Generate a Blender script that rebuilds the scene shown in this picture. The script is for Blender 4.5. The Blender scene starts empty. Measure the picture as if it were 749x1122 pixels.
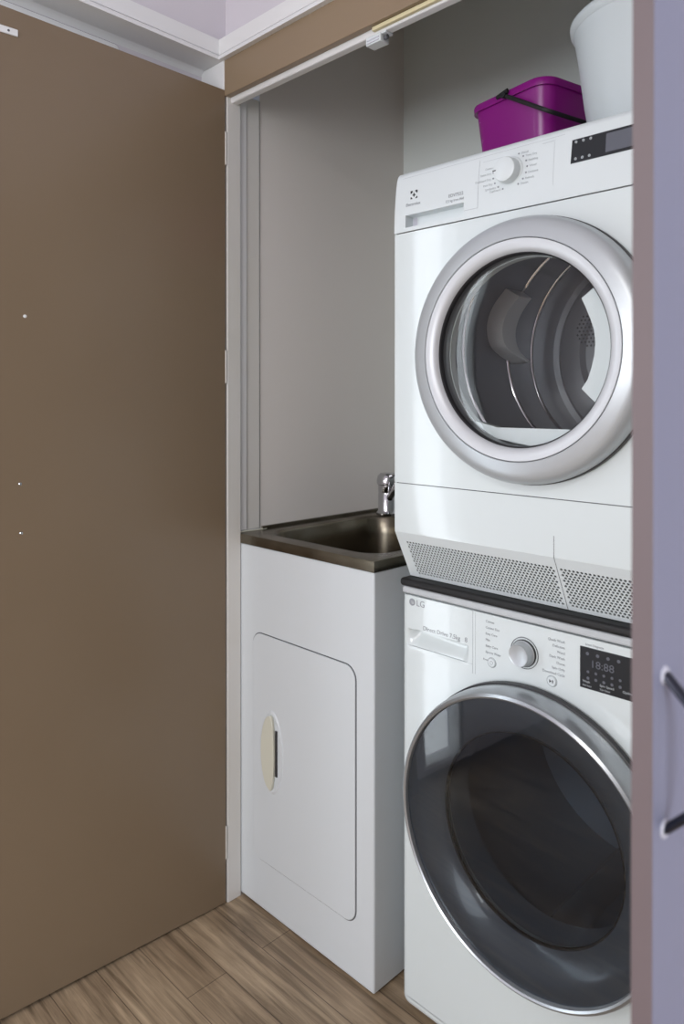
import bpy, bmesh, math, random
from mathutils import Vector, Matrix
random.seed(7)
PI = math.pi
SC = bpy.context.scene
COL = SC.collection

# ------------------------------------------------------------------ camera
cam_d = bpy.data.cameras.new('camera')
cam = bpy.data.objects.new('camera', cam_d); COL.objects.link(cam)
cam_d.sensor_fit = 'VERTICAL'; cam_d.sensor_height = 36; cam_d.sensor_width = 24
cam_d.lens = 806.02 / 1122 * 36
cam_d.shift_y = -119.5 / 1122
cam.location = (0, 0, 1.2304)
cam.rotation_euler = (math.radians(90 - .2734), 0, math.radians(45.1012))
cam_d.clip_start = .02
cam_d.dof.use_dof = True; cam_d.dof.focus_distance = 1.45; cam_d.dof.aperture_fstop = 5.0
SC.camera = cam

# ------------------------------------------------------------------ world and exposure
w = bpy.data.worlds.new('sky'); SC.world = w; w.use_nodes = True
w.node_tree.nodes['Background'].inputs[0].default_value = (.62, .74, 1, 1)
w.node_tree.nodes['Background'].inputs[1].default_value = 1.0
SC.view_settings.view_transform = 'Standard'; SC.view_settings.look = 'None'
SC.view_settings.gamma = 1; SC.view_settings.use_curve_mapping = False
SC.view_settings.exposure = 0.2

def area(name, loc, rot, sx, sy, power, col):
    l = bpy.data.lights.new(name, 'AREA'); l.shape = 'RECTANGLE'; l.size = sx; l.size_y = sy
    l.energy = power; l.color = col
    o = bpy.data.objects.new(name, l); COL.objects.link(o); o.location = loc; o.rotation_euler = rot
    return o
# daylight entering through the two room windows, and an added overhead fill with no real lamp behind it
area('daylight_side', (2.27, -.6, 1.45), (0, math.radians(90), 0), 1.3, 1.5, 30, (.88, .94, 1))
area('daylight_rear', (-.2, -2.77, 1.45), (math.radians(90), 0, 0), 1.5, 1.3, 52, (.98, .995, 1))
area('daylight_sidelight', (-1.652, .185, 1.0), (0, math.radians(-90), 0), 1.96, .26, 9.5, (.92, .97, 1))
area('overhead_fill_light', (.2, -1.7, 2.53), (0, 0, 0), .5, .5, 26, (1, .975, .93))

# ------------------------------------------------------------------ materials
def lin(c): return tuple(((v/255+.055)/1.055)**2.4 if v > 10 else v/255/12.92 for v in c) + (1,)
def mat(name, rgb, rough=.5, metal=0., spec=.5, coat=0., bump=None, var=None, **kw):
    m = bpy.data.materials.new(name); m.use_nodes = True
    nt = m.node_tree; b = nt.nodes['Principled BSDF']
    b.inputs['Base Color'].default_value = lin(rgb)
    b.inputs['Roughness'].default_value = rough; b.inputs['Metallic'].default_value = metal
    b.inputs['Specular IOR Level'].default_value = spec; b.inputs['Coat Weight'].default_value = coat
    for k, v in kw.items(): b.inputs[k].default_value = v
    tc = nt.nodes.new('ShaderNodeTexCoord')
    if bump:
        sc, st = bump[:2]
        mp = nt.nodes.new('ShaderNodeMapping'); nt.links.new(tc.outputs['Object'], mp.inputs[0])
        if len(bump) > 2: mp.inputs['Scale'].default_value = bump[2]
        n = nt.nodes.new('ShaderNodeTexNoise'); n.inputs['Scale'].default_value = sc; n.inputs['Detail'].default_value = 3
        nt.links.new(mp.outputs[0], n.inputs['Vector'])
        bp = nt.nodes.new('ShaderNodeBump'); bp.inputs['Strength'].default_value = st; bp.inputs['Distance'].default_value = .002
        nt.links.new(n.outputs[0], bp.inputs['Height']); nt.links.new(bp.outputs[0], b.inputs['Normal'])
    if var:
        sc, rgb2 = var[:2]
        n = nt.nodes.new('ShaderNodeTexNoise'); n.inputs['Scale'].default_value = sc; n.inputs['Detail'].default_value = 4
        nt.links.new(tc.outputs['Object'], n.inputs['Vector'])
        r = nt.nodes.new('ShaderNodeValToRGB'); r.color_ramp.elements[0].position = .35; r.color_ramp.elements[1].position = .7
        r.color_ramp.elements[0].color = lin(rgb); r.color_ramp.elements[1].color = lin(rgb2)
        nt.links.new(n.outputs[0], r.inputs[0]); nt.links.new(r.outputs[0], b.inputs['Base Color'])
    return m
M = {}
M['brown'] = mat('brown_laminate', (119, 102, 82), .28, spec=.5, bump=(60, .03), var=(2.2, (122, 105, 85)))
M['fascia'] = mat('brown_paint', (137, 118, 95), .4, bump=(80, .04))
M['lilac'] = mat('lilac_laminate', (131, 133, 154), .45, bump=(70, .03))
M['mauve_edge'] = mat('mauve_edge_band', (101, 89, 91), .5)
M['wallin'] = mat('grey_wall_paint', (222, 217, 212), .75, bump=(120, .06))
M['wallback'] = mat('grey_green_wall_paint', (216, 222, 220), .75, bump=(120, .06))
M['hall'] = mat('white_wall_paint', (206, 201, 207), .7, bump=(120, .05))
M['trim'] = mat('white_trim_paint', (222, 222, 222), .38)
M['jamb'] = mat('aged_white_trim_paint', (214, 211, 204), .38, var=(3, (218, 216, 212)))
M['bare'] = mat('bare_cream_wood', (214, 203, 165), .6)
M['appl'] = mat('white_enamel', (211, 219, 220), .3, coat=.7, **{'Coat Roughness': .06})
M['plast'] = mat('white_plastic', (212, 219, 221), .3)
M['plast2'] = mat('pale_grey_plastic', (196, 196, 206), .4)
M['cab'] = mat('white_powder_coat', (205, 210, 213), .34)
M['cream'] = mat('aged_cream_plastic', (204, 203, 188), .35)
M['silver'] = mat('satin_silver', (186, 191, 195), .34, metal=.35)
M['silver2'] = mat('pearl_silver', (204, 207, 211), .36, metal=.15)
M['satinring'] = mat('satin_chrome_ring', (172, 176, 180), .28, metal=.75)
M['chrome'] = mat('chrome', (205, 205, 208), .09, metal=1)
M['steel'] = mat('brushed_stainless_steel', (136, 129, 116), .27, metal=1, bump=(30, .12, (3, 60, 3)), var=(14, (108, 100, 86)))
M['drumsteel'] = mat('drum_steel', (150, 152, 156), .34, metal=.75)
M['darkdrum'] = mat('dark_drum_steel', (138, 145, 153), .4, metal=.4)
M['paddle'] = mat('reflection_white_plastic', (246, 248, 248), .3)  # paddle colour; near-white imitates a reflection in the dryer glass
M['lid'] = mat('grey_lid_edge', (186, 190, 193), .4)
M['tunnel'] = mat('grey_door_tunnel', (128, 130, 134), .3)
M['black'] = mat('black_rubber', (18, 18, 20), .6)
M['gasket'] = mat('dark_gasket', (40, 40, 43), .45)
M['blackgloss'] = mat('black_gloss_plastic', (24, 26, 29), .16)
M['dkfunnel'] = mat('smoked_door_funnel', (84, 89, 95), .26, coat=.3)
M['display'] = mat('black_display', (30, 34, 38), .25)
M['lcd'] = mat('grey_display_window', (92, 95, 104), .3)
M['ink'] = mat('grey_ink', (146, 150, 156), .6)
M['inkdk'] = mat('dark_ink', (40, 42, 46), .6)
M['inklt'] = mat('pale_ink', (178, 184, 188), .6)
M['groove'] = mat('shadow_grey_seam', (88, 90, 94), .7)
M['purple'] = mat('purple_plastic', (128, 12, 118), .32, bump=(40, .05))
M['basket'] = mat('white_plastic_tub', (190, 198, 201), .42)
M['dust'] = mat('pale_dirt_specks', (190, 130, 185), .8)
M['blackmetal'] = mat('dark_handle_metal', (52, 54, 64), .3, metal=.8)
M['redink'] = mat('red_logo_ink', (110, 105, 108), .5)

def glass(name, tint, refl):
    m = bpy.data.materials.new(name); m.use_nodes = True; nt = m.node_tree
    for n in list(nt.nodes):
        if n.type != 'OUTPUT_MATERIAL': nt.nodes.remove(n)
    out = [n for n in nt.nodes][0]
    t = nt.nodes.new('ShaderNodeBsdfTransparent'); t.inputs[0].default_value = tint
    g = nt.nodes.new('ShaderNodeBsdfGlossy'); g.inputs['Roughness'].default_value = .03
    f = nt.nodes.new('ShaderNodeFresnel'); f.inputs[0].default_value = refl
    ge = nt.nodes.new('ShaderNodeNewGeometry'); ma = nt.nodes.new('ShaderNodeMath'); ma.operation = 'MULTIPLY_ADD'
    ma.inputs[1].default_value = 1/refl - refl; ma.inputs[2].default_value = refl
    nt.links.new(ge.outputs['Backfacing'], ma.inputs[0]); nt.links.new(ma.outputs[0], f.inputs[0])
    x = nt.nodes.new('ShaderNodeMixShader')
    nt.links.new(f.outputs[0], x.inputs[0]); nt.links.new(t.outputs[0], x.inputs[1]); nt.links.new(g.outputs[0], x.inputs[2])
    nt.links.new(x.outputs[0], out.inputs[0]); return m
M['glass'] = glass('clear_door_glass', (.93, .94, .94, 1), 1.5)
M['dkglass'] = glass('smoked_door_glass', (.53, .56, .59, 1), 1.5)
M['bowl'] = glass('dark_bowl_glass', (.80, .84, .88, 1), 1.12)
M['pane'] = glass('window_glass', (.97, .98, .98, 1), 1.3)

def floor_mat():
    m = bpy.data.materials.new('grey_brown_wood_planks'); m.use_nodes = True; nt = m.node_tree; N = nt.nodes.new; L = nt.links.new
    b = nt.nodes['Principled BSDF']; tc = N('ShaderNodeTexCoord')
    mp = N('ShaderNodeMapping'); L(tc.outputs['Object'], mp.inputs[0]); mp.inputs['Location'].default_value = (.37, .045, 0)
    br = N('ShaderNodeTexBrick'); L(mp.outputs[0], br.inputs[0])
    br.inputs['Scale'].default_value = 1; br.inputs['Brick Width'].default_value = .92; br.inputs['Row Height'].default_value = .098
    br.inputs['Mortar Size'].default_value = .0011; br.inputs['Mortar Smooth'].default_value = .3; br.inputs['Bias'].default_value = 0
    br.inputs['Color1'].default_value = lin((186, 165, 138)); br.inputs['Color2'].default_value = lin((163, 142, 117)); br.inputs['Mortar'].default_value = lin((112, 95, 78))
    br.offset = .37
    mp2 = N('ShaderNodeMapping'); L(tc.outputs['Object'], mp2.inputs[0]); mp2.inputs['Scale'].default_value = (1.3, 24, 1)
    n = N('ShaderNodeTexNoise'); n.inputs['Scale'].default_value = 2.6; n.inputs['Detail'].default_value = 7; n.inputs['Roughness'].default_value = .66
    n.inputs['Distortion'].default_value = .6
    L(mp2.outputs[0], n.inputs['Vector'])
    r = N('ShaderNodeValToRGB'); L(n.outputs[0], r.inputs[0])
    r.color_ramp.elements[0].position = .36; r.color_ramp.elements[0].color = (.34, .31, .28, 1)
    r.color_ramp.elements[1].position = .66; r.color_ramp.elements[1].color = (1.14, 1.13, 1.12, 1)
    mx = N('ShaderNodeMix'); mx.data_type = 'RGBA'; mx.blend_type = 'MULTIPLY'; mx.inputs[0].default_value = .85
    L(br.outputs[0], mx.inputs[6]); L(r.outputs[0], mx.inputs[7])
    n3 = N('ShaderNodeTexNoise'); n3.inputs['Scale'].default_value = 5; n3.inputs['Detail'].default_value = 3
    mp3 = N('ShaderNodeMapping'); L(tc.outputs['Object'], mp3.inputs[0]); mp3.inputs['Scale'].default_value = (1, 3, 1); L(mp3.outputs[0], n3.inputs['Vector'])
    r3 = N('ShaderNodeValToRGB'); L(n3.outputs[0], r3.inputs[0]); r3.color_ramp.elements[0].position = .3; r3.color_ramp.elements[0].color = (.66, .63, .60, 1)
    r3.color_ramp.elements[1].position = .6; r3.color_ramp.elements[1].color = (1.05, 1.05, 1.04, 1)
    mx2 = N('ShaderNodeMix'); mx2.data_type = 'RGBA'; mx2.blend_type = 'MULTIPLY'; mx2.inputs[0].default_value = .8
    L(mx.outputs[2], mx2.inputs[6]); L(r3.outputs[0], mx2.inputs[7]); L(mx2.outputs[2], b.inputs['Base Color'])
    b.inputs['Roughness'].default_value = .45
    bp = N('ShaderNodeBump'); bp.inputs['Strength'].default_value = .25; bp.inputs['Distance'].default_value = .002
    L(n.outputs[0], bp.inputs['Height']); L(bp.outputs[0], b.inputs['Normal'])
    return m
M['floor'] = floor_mat()

# ------------------------------------------------------------------ mesh helpers
class MB:
    def __init__(s): s.bm = bmesh.new()
    def box(s, x0, x1, y0, y1, z0, z1):
        v = [s.bm.verts.new(p) for p in ((x0,y0,z0),(x1,y0,z0),(x1,y1,z0),(x0,y1,z0),(x0,y0,z1),(x1,y0,z1),(x1,y1,z1),(x0,y1,z1))]
        for f in ((0,3,2,1),(4,5,6,7),(0,1,5,4),(1,2,6,5),(2,3,7,6),(3,0,4,7)): s.bm.faces.new([v[i] for i in f])
        return s
    def quad(s, *p): s.bm.faces.new([s.bm.verts.new(q) for q in p]); return s
    def prism(s, pts, d):
        """pts: 3-D outline, extruded by vector d."""
        d = Vector(d); a = [s.bm.verts.new(p) for p in pts]; b = [s.bm.verts.new(Vector(p)+d) for p in pts]
        n = len(pts); s.bm.faces.new(a); s.bm.faces.new(b[::-1])
        for i in range(n): s.bm.faces.new((a[i], b[i], b[(i+1) % n], a[(i+1) % n]))
        return s
    def lathe(s, prof, c, axis='Y', seg=96, close=False):
        """prof: (radius, position along axis)."""
        def P(r, h, a):
            u, v = r*math.cos(a), r*math.sin(a)
            if axis == 'Y': return (c[0]+u, h, c[1]+v)
            if axis == 'Z': return (c[0]+u, c[1]+v, h)
            return (h, c[0]+u, c[1]+v)
        rows = []
        for r, h in prof:
            if r < 1e-6: rows.append([s.bm.verts.new(P(0, h, 0))]*seg)
            else: rows.append([s.bm.verts.new(P(r, h, 2*PI*i/seg)) for i in range(seg)])
        pairs = list(zip(rows, rows[1:])) + ([(rows[-1], rows[0])] if close else [])
        for A, B in pairs:
            for i in range(seg):
                j = (i+1) % seg; f = []
                for q in (A[i], A[j], B[j], B[i]):
                    if q not in f: f.append(q)
                if len(f) > 2: s.bm.faces.new(f)
        return s
    def tube(s, pts, r, seg=12, cap=True, flat=None):
        pts = [Vector(p) for p in pts]; rows = []; up = None
        for i, p in enumerate(pts):
            t = (pts[min(i+1, len(pts)-1)] - pts[max(i-1, 0)]).normalized()
            if up is None:
                up = Vector((0,0,1)) if abs(t.z) < .9 else Vector((1,0,0))
            a = t.cross(up).normalized(); b = a.cross(t).normalized(); up = b
            ra, rb = (r, r) if flat is None else flat
            rr = r[i]/1. if isinstance(r, (list, tuple)) else None
            rows.append([s.bm.verts.new(p + (a*math.cos(2*PI*k/seg))*(rr or ra) + (b*math.sin(2*PI*k/seg))*(rr or rb)) for k in range(seg)])
        for A, B in zip(rows, rows[1:]):
            for k in range(seg): s.bm.faces.new((A[k], A[(k+1) % seg], B[(k+1) % seg], B[k]))
        if cap: s.bm.faces.new(rows[0][::-1]); s.bm.faces.new(rows[-1])
        return s
    def platehole(s, x0, x1, z0, z1, cx, cz, r, y, y2=None, n=96):
        """rectangular plate facing -Y with a round hole; y2 gives the hole a rim going back."""
        A = sorted(set([2*PI*i/n for i in range(n)] + [math.atan2(z-cz, x-cx) % (2*PI) for x in (x0, x1) for z in (z0, z1)]))
        o, i_, k = [], [], []
        for a in A:
            c, q = math.cos(a), math.sin(a)
            t = min(((x1-cx)/c if c > 1e-9 else (x0-cx)/c if c < -1e-9 else 1e9), ((z1-cz)/q if q > 1e-9 else (z0-cz)/q if q < -1e-9 else 1e9))
            o.append(s.bm.verts.new((cx+c*t, y, cz+q*t))); i_.append(s.bm.verts.new((cx+c*r, y, cz+q*r)))
            if y2: k.append(s.bm.verts.new((cx+c*r, y2, cz+q*r)))
        for j in range(len(A)):
            m = (j+1) % len(A)
            s.bm.faces.new((o[j], o[m], i_[m], i_[j]))
            if y2: s.bm.faces.new((i_[j], i_[m], k[m], k[j]))
        return s
    def text(s, body, size, origin, T=None, yscale=1., align='LEFT'):
        """text lying on a surface facing -Y unless T gives another frame."""
        c = bpy.data.curves.new('t', 'FONT'); c.body = body; c.size = size; c.align_x = align; c.resolution_u = 3; c.extrude = .00012
        o = bpy.data.objects.new('t', c); me = bpy.data.meshes.new_from_object(o)
        X = Matrix.Translation(origin) @ (T or Matrix.Rotation(PI/2, 4, 'X')) @ Matrix.Diagonal((1, yscale, 1, 1))
        me.transform(X); s.bm.from_mesh(me)
        bpy.data.objects.remove(o); bpy.data.curves.remove(c); bpy.data.meshes.remove(me); return s
    def build(s, name, m, parent=None, bevel=0, seg=2, smooth=35, weld=True, xf=None, face=None, slope=False):
        if weld: bmesh.ops.remove_doubles(s.bm, verts=s.bm.verts, dist=1e-6)
        bmesh.ops.recalc_face_normals(s.bm, faces=s.bm.faces)
        me = bpy.data.meshes.new(name)
        if xf: s.bm.transform(xf)
        if slope:
            for v in s.bm.verts:
                if v.co.y < FY: v.co.z += .024*(FY-v.co.y)
        if face:
            d_ = Vector(face)
            for f in s.bm.faces:
                f.normal_update()
                if f.normal.dot(d_) < 0: f.normal_flip()
        p = parent
        off = Vector((0,0,0))
        while p is not None: off += p.location; p = p.parent
        s.bm.transform(Matrix.Translation(-off))
        s.bm.to_mesh(me); s.bm.free()
        for f in me.polygons: f.use_smooth = True
        if smooth > 0: me.set_sharp_from_angle(angle=math.radians(smooth))
        else:
            for f in me.polygons: f.use_smooth = False
        me.materials.append(m)
        o = bpy.data.objects.new(name, me); COL.objects.link(o); o.parent = parent
        if bevel:
            b = o.modifiers.new('bevel', 'BEVEL'); b.width = bevel; b.segments = seg; b.limit_method = 'ANGLE'; b.angle_limit = math.radians(40)
            b.harden_normals = False
        return o
def struct(mb, name, m, parent=None, **k):
    o = mb.build(name, m, parent, **k)
    if parent is None: o['kind'] = 'structure'
    return o
def thing(name, loc, label, cat, group=None):
    o = bpy.data.objects.new(name, None); COL.objects.link(o); o.location = loc; o['label'] = label; o['category'] = cat
    o.empty_display_size = .1
    if group: o['group'] = group
    return o
def rrect(x0, x1, z0, z1, r, n=6):
    p = []
    for cx, cz, a in ((x1-r, z1-r, 0), (x0+r, z1-r, PI/2), (x0+r, z0+r, PI), (x1-r, z0+r, 1.5*PI)):
        for i in range(n+1): t = a + PI/2*i/n; p.append((cx+r*math.cos(t), cz+r*math.sin(t)))
    return p

# ------------------------------------------------------------------ the setting
WX = -1.48          # closet left wall
FY = 1.065          # closet front plane
BY = 1.743          # closet back wall
struct(MB().box(-1.62, 2.3, -2.8, BY+.05, -.05, 0), 'floor', M['floor'])
struct(MB().box(-1.66, 2.35, -2.85, FY+.04, 2.62, 2.7), 'ceiling', M['hall'])
struct(MB().box(-1.60, -.13, FY+.04, BY+.05, 2.42, 2.5), 'ceiling_closet', M['wallback'])
struct(MB().box(WX-.08, WX, 1.178, BY+.05, 0, 2.42), 'wall_closet_left', M['wallin'])
struct(MB().box(WX, -.16, BY, BY+.08, 0, 2.42), 'wall_closet_back', M['wallback'])
struct(MB().box(-.21, -.15, FY+.045, BY, 0, 2.42), 'wall_closet_right', M['wallin'])
# hall left wall: upper part stands proud of the lower recessed part
r = MB()
r.box(-1.66, -1.565, .33, FY+.03, 0, 2.052).box(-1.66, -1.565, -2.8, .04, 0, 2.052).box(-1.66, -1.565, .04, .33, 0, .02).box(-1.66, -1.565, .04, .33, 2.0, 2.052)
struct(r, 'wall_left', M['hall'], slope=True)
struct(MB().box(-1.66, -1.497, -2.8, FY+.03, 2.064, 2.62), 'wall_left_upper', M['hall'], slope=True)
struct(MB().box(-1.60, 2.3, FY+.02, FY+.06, 2.07, 2.62), 'wall_front_upper', M['hall'])
struct(MB().box(-.15, 2.3, FY+.0, FY+.06, 0, 2.07), 'wall_front_right', M['hall'])
# room behind the camera, with its two windows
r = MB(); Xr = 2.3
r.box(Xr, Xr+.1, -2.8, -1.25, 0, 2.62).box(Xr, Xr+.1, .05, FY, 0, 2.62).box(Xr, Xr+.1, -1.25, .05, 0, .7).box(Xr, Xr+.1, -1.25, .05, 2.2, 2.62)
struct(r, 'wall_right', M['hall'])
r = MB(); Yb = -2.8
r.box(-1.62, -.95, Yb-.1, Yb, 0, 2.62).box(.55, Xr, Yb-.1, Yb, 0, 2.62).box(-.95, .55, Yb-.1, Yb, 0, .8).box(-.95, .55, Yb-.1, Yb, 2.1, 2.62)
struct(r, 'wall_rear', M['hall'])
def window(n, horizontal):
    f = MB(); g = MB()
    if horizontal:
        for a, b in ((-.95, -.90), (.50, .55), (-.225, -.175)): f.box(a, b, Yb-.08, Yb-.02, .8, 2.1)
        f.box(-.9, .5, Yb-.08, Yb-.02, .8, .85).box(-.9, .5, Yb-.08, Yb-.02, 2.05, 2.1); g.box(-.9, .5, Yb-.055, Yb-.05, .85, 2.05)
    else:
        for a, b in ((-1.25, -1.2), (0, .05), (-.625, -.575)): f.box(Xr+.02, Xr+.08, a, b, .7, 2.2)
        f.box(Xr+.02, Xr+.08, -1.2, 0, .7, .75).box(Xr+.02, Xr+.08, -1.2, 0, 2.15, 2.2); g.box(Xr+.05, Xr+.055, -1.2, 0, .75, 2.15)
    o = struct(f, 'window_%d' % n, M['trim']); struct(g, 'window_pane', M['pane'], o)
window(1, True); window(2, False)
f = MB(); f.box(-1.635, -1.575, .04, .065, .02, 2.0).box(-1.635, -1.575, .305, .33, .02, 2.0).box(-1.635, -1.575, .065, .305, .02, .05).box(-1.635, -1.575, .065, .305, 1.96, 2.0)
o = struct(f, 'window_3', M['trim']); struct(MB().box(-1.612, -1.607, .065, .305, .05, 1.96), 'window_pane', M['pane'], o)
# white shelf-like moulding round the top of the closet: ledge, band
t = MB()
t.box(-1.62, -1.483, -2.8, FY-.01, 2.0685, 2.106).box(-1.62, -1.496, -2.8, FY-.01, 2.064, 2.069)
t.prism([(-1.62, -2.8, 2.053), (-1.475, -2.8, 2.053), (-1.475, -2.8, 2.060), (-1.478, -2.8, 2.0645), (-1.62, -2.8, 2.0645)], (0, FY-.003+2.8, 0))
struct(t, 'trim_1', M['trim'], slope=True)
t = MB()
t.box(-1.50, 2.3, FY-.010, FY+.02, 2.0685, 2.106).box(-1.50, 2.3, FY+.002, FY+.02, 2.064, 2.069)
t.prism([(-1.476, FY-.017, 2.053), (-1.476, FY-.017, 2.060), (-1.476, FY-.014, 2.0645), (-1.476, FY+.02, 2.0645), (-1.476, FY+.02, 2.053)], (3.77, 0, 0))
struct(t, 'trim_2', M['trim'])
# end block of the moulding and soffit under the left ledge
t = MB(); t.box(-1.565, -1.469, FY-.006, FY+.02, 1.975, 2.053); struct(t, 'trim_3', M['trim'], bevel=.002)
t = MB(); t.prism([(-1.566, -2.8, 2.0535), (-1.549, -2.8, 2.0535), (-1.556, -2.8, 2.051), (-1.561, -2.8, 2.047), (-1.566, -2.8, 2.040)], (0, FY-.006+2.8, 0)); struct(t, 'trim_4', M['trim'], slope=True)
# access panel set in the recessed wall above the door
pts = [(y, z) for y, z in rrect(.42, .833, 1.62, 2.0375, .010)]
t = MB(); t.prism([(-1.565, y, z) for y, z in pts], (.004, 0, 0)); struct(t, 'trim_5', M['trim'], bevel=.0008, slope=True)
t = MB(); t.prism([(-1.565, y, z) for y, z in rrect(.4185, .8348, 1.618, 2.0393, .011)], (.0012, 0, 0)); struct(t, 'trim_6', M['groove'], slope=True)
# brown fascia, curtain of the closet head
struct(MB().box(-1.469, -.13, FY-.004, FY+.012, 1.966, 2.0535), 'trim_7', M['fascia'], bevel=.001)
# white bottom track behind it, cream batten on its right
struct(MB().box(-1.475, -.16, FY+.013, FY+.033, 1.953, 2.06), 'trim_8', M['trim'], bevel=.003, seg=3)
struct(MB().box(-.99, -.16, FY+.0045, FY+.0125, 1.9575, 1.9655), 'trim_9', M['bare'], bevel=.001)
struct(MB().box(-1.475, -.16, FY+.033, FY+.05, 1.97, 2.42), 'wall_header_back', M['wallback'])
# left jamb with its stop
struct(MB().box(-1.56, -1.4655, FY+.002, 1.107, 0, 1.985), 'trim_10', M['jamb'], bevel=.0015)
struct(MB().box(-1.56, -1.4725, 1.1075, 1.133, .902, 1.985), 'trim_11', M['trim'], bevel=.004, seg=3)
struct(MB().box(-1.56, -1.4765, 1.1335, 1.1755, .902, 1.99), 'trim_12', M['jamb'], bevel=.002)
struct(MB().box(-1.56, -1.4795, 1.1755, 1.1782, .902, 1.99), 'trim_13', M['groove'])
struct(MB().box(-.2185, -.13, FY+.002, FY+.045, 0, 1.985), 'trim_14', M['jamb'], bevel=.0015)

# ------------------------------------------------------------------ open brown door on the left
d1 = bpy.data.objects.new('door_1', None); COL.objects.link(d1); d1['kind'] = 'structure'
d1.location = (-1.467, 1.063, 0)
def on_door(mb, name, m, **k):
    return mb.build(name, m, d1, xf=Matrix.Translation(d1.location), **k)
DL = .62
on_door(MB().prism([(-.020, -.001, .003), (-.020, -DL, .015), (-.020, -DL, 2.006), (-.020, -.001, 1.981)], (.020, 0, 0)), 'door_leaf', M['brown'], bevel=.0012)
b = MB().box(0, .0028, -.60, -.487, 1.948, 1.962); b.box(0, .006, -.60, -.590, 1.948, 1.962)
c = on_door(b, 'catch_plate', M['trim'], bevel=.0008)
c['label'] = 'small white catch plate at the top of the door'
on_door(MB().lathe([(0, .0042), (.002, .004), (.0024, .0027)], (-.505, 1.955), axis='X', seg=16), 'catch_screw', M['groove'])
for y, z, rr in ((-.484, 1.062, .0031), (-.482, .9636, .0031)):
    on_door(MB().lathe([(0, .0016), (rr*.5, .0012), (rr, .0006), (rr*1.1, 0)], (y, z), axis='X', seg=16), 'screw_cap', M['chrome'])
on_door(MB().lathe([(0, .0010), (.0035, .0003), (.0036, 0)], (-.474, 1.3967), axis='X', seg=12), 'paint_chip', M['trim'])
for z in (.15, 1.31, 1.84):
    h = on_door(MB().tube([(.0006, 0, z-.04), (.0006, 0, z+.04)], .0018), 'hinge', M['jamb'])
d1.rotation_euler = (0, 0, math.radians(-2.6))

# ------------------------------------------------------------------ open lilac door on the right, near the camera
DX0, DX1, DYN = -.2185, -.2035, .500
d2 = bpy.data.objects.new('door_2', None); COL.objects.link(d2); d2['kind'] = 'structure'; d2.location = (DX0, FY, 0)
MB().box(DX0+.0006, DX1, DYN+.0006, FY-.006, .010, 1.984).build('door_leaf', M['lilac'], d2, bevel=.0008)
MB().box(DX0, DX1-.0004, DYN, DYN+.0008, .010, 1.984).build('edge_band', M['mauve_edge'], d2)
MB().box(DX0, DX0+.0006, DYN+.0008, FY-.006, .010, 1.984).build('inner_face', M['brown'], d2)
zt, zb, yh = 1.0385, .9315, DYN+.0195
hp = [(DX1, yh, zt), (DX1+.002, yh, zt-.0008), (DX1+.012, yh, zt-.011), (DX1+.022, yh, zt-.021), (DX1+.027, yh, zt-.027), (DX1+.029, yh, zt-.034), (DX1+.0295, yh, (zt+zb)/2)]
MB().tube(hp + [(x, y, zt+zb-z) for x, y, z in hp[-2::-1]], .0036, seg=12, flat=(.0050, .0034)).build('handle', M['blackmetal'], d2)
for z in (zt, zb): MB().lathe([(0, DX1+.0016), (.006, DX1+.0014), (.0066, DX1)], (yh, z), axis='X', seg=24).build('handle_rose', M['plast2'], d2)

# ------------------------------------------------------------------ catch hanging under the track
c = thing('ball_catch', (-.99, FY+.02, 1.952), 'white plastic roller catch under the white track above the closet', 'catch')
MB().box(-1.012, -.972, FY+.010, FY+.036, 1.936, 1.953).build('catch_body', M['plast'], c, bevel=.002)
MB().box(-1.008, -.976, FY+.0085, FY+.012, 1.9385, 1.9405).box(-1.008, -.976, FY+.0085, FY+.012, 1.944, 1.946).build('ridge', M['plast2'], c)
MB().tube([(-.972, FY+.022, 1.944), (-.963, FY+.022, 1.944)], .0045).build('roller', M['groove'], c)
MB().box(-.972, -.960, FY+.012, FY+.034, 1.949, 1.953).build('mounting_tab', M['plast'], c, bevel=.0008)

# ------------------------------------------------------------------ laundry cabinet
CX0, CX1, CY0, CY1 = -1.478, -1.020, 1.109, 1.66
lc = thing('laundry_cabinet', ((CX0+CX1)/2, (CY0+CY1)/2, 0), 'white metal laundry tub cabinet standing left of the washing machine', 'cabinet')
b = MB(); P4 = lambda a, z: [b.bm.verts.new(q) for q in ((CX0+a, CY0+a, z), (CX1-a, CY0+a, z), (CX1-a, CY1-a, z), (CX0+a, CY1-a, z))]
V = [P4(0, .006), P4(0, .8752), P4(.012, .8752), P4(.012, .02)]
for A, B in zip(V, V[1:]):
    for i in range(4): b.bm.faces.new((A[i], A[(i+1) % 4], B[(i+1) % 4], B[i]))
b.bm.faces.new(V[0][::-1]); b.bm.faces.new(V[-1])
b.build('cabinet_body', M['cab'], lc, bevel=.004, seg=3)
for x, y in ((CX0+.04, CY0+.04), (CX1-.04, CY0+.06), (CX0+.04, CY1-.04), (CX1-.04, CY1-.04)):
    MB().lathe([(0, 0), (.016, 0), (.016, .004), (.009, .008), (0, .008)], (x, y), axis='Z', seg=20).build('foot', M['black'], lc)
# door in the cabinet front: an inset seam line and a slightly proud leaf
dx0, dx1, dz0, dz1 = -1.4165, -1.0715, .125, .668
MB().prism([(x, CY0-.0006, z) for x, z in rrect(dx0-.0022, dx1+.0022, dz0-.0022, dz1+.0022, .032, 8)], (0, .002, 0)).build('door_gap', M['groove'], lc)
cd = MB().prism([(x, CY0-.0035, z) for x, z in rrect(dx0, dx1, dz0, dz1, .030, 8)], (0, .004, 0)).build('cabinet_door', M['cab'], lc, bevel=.0018, seg=3)
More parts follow.
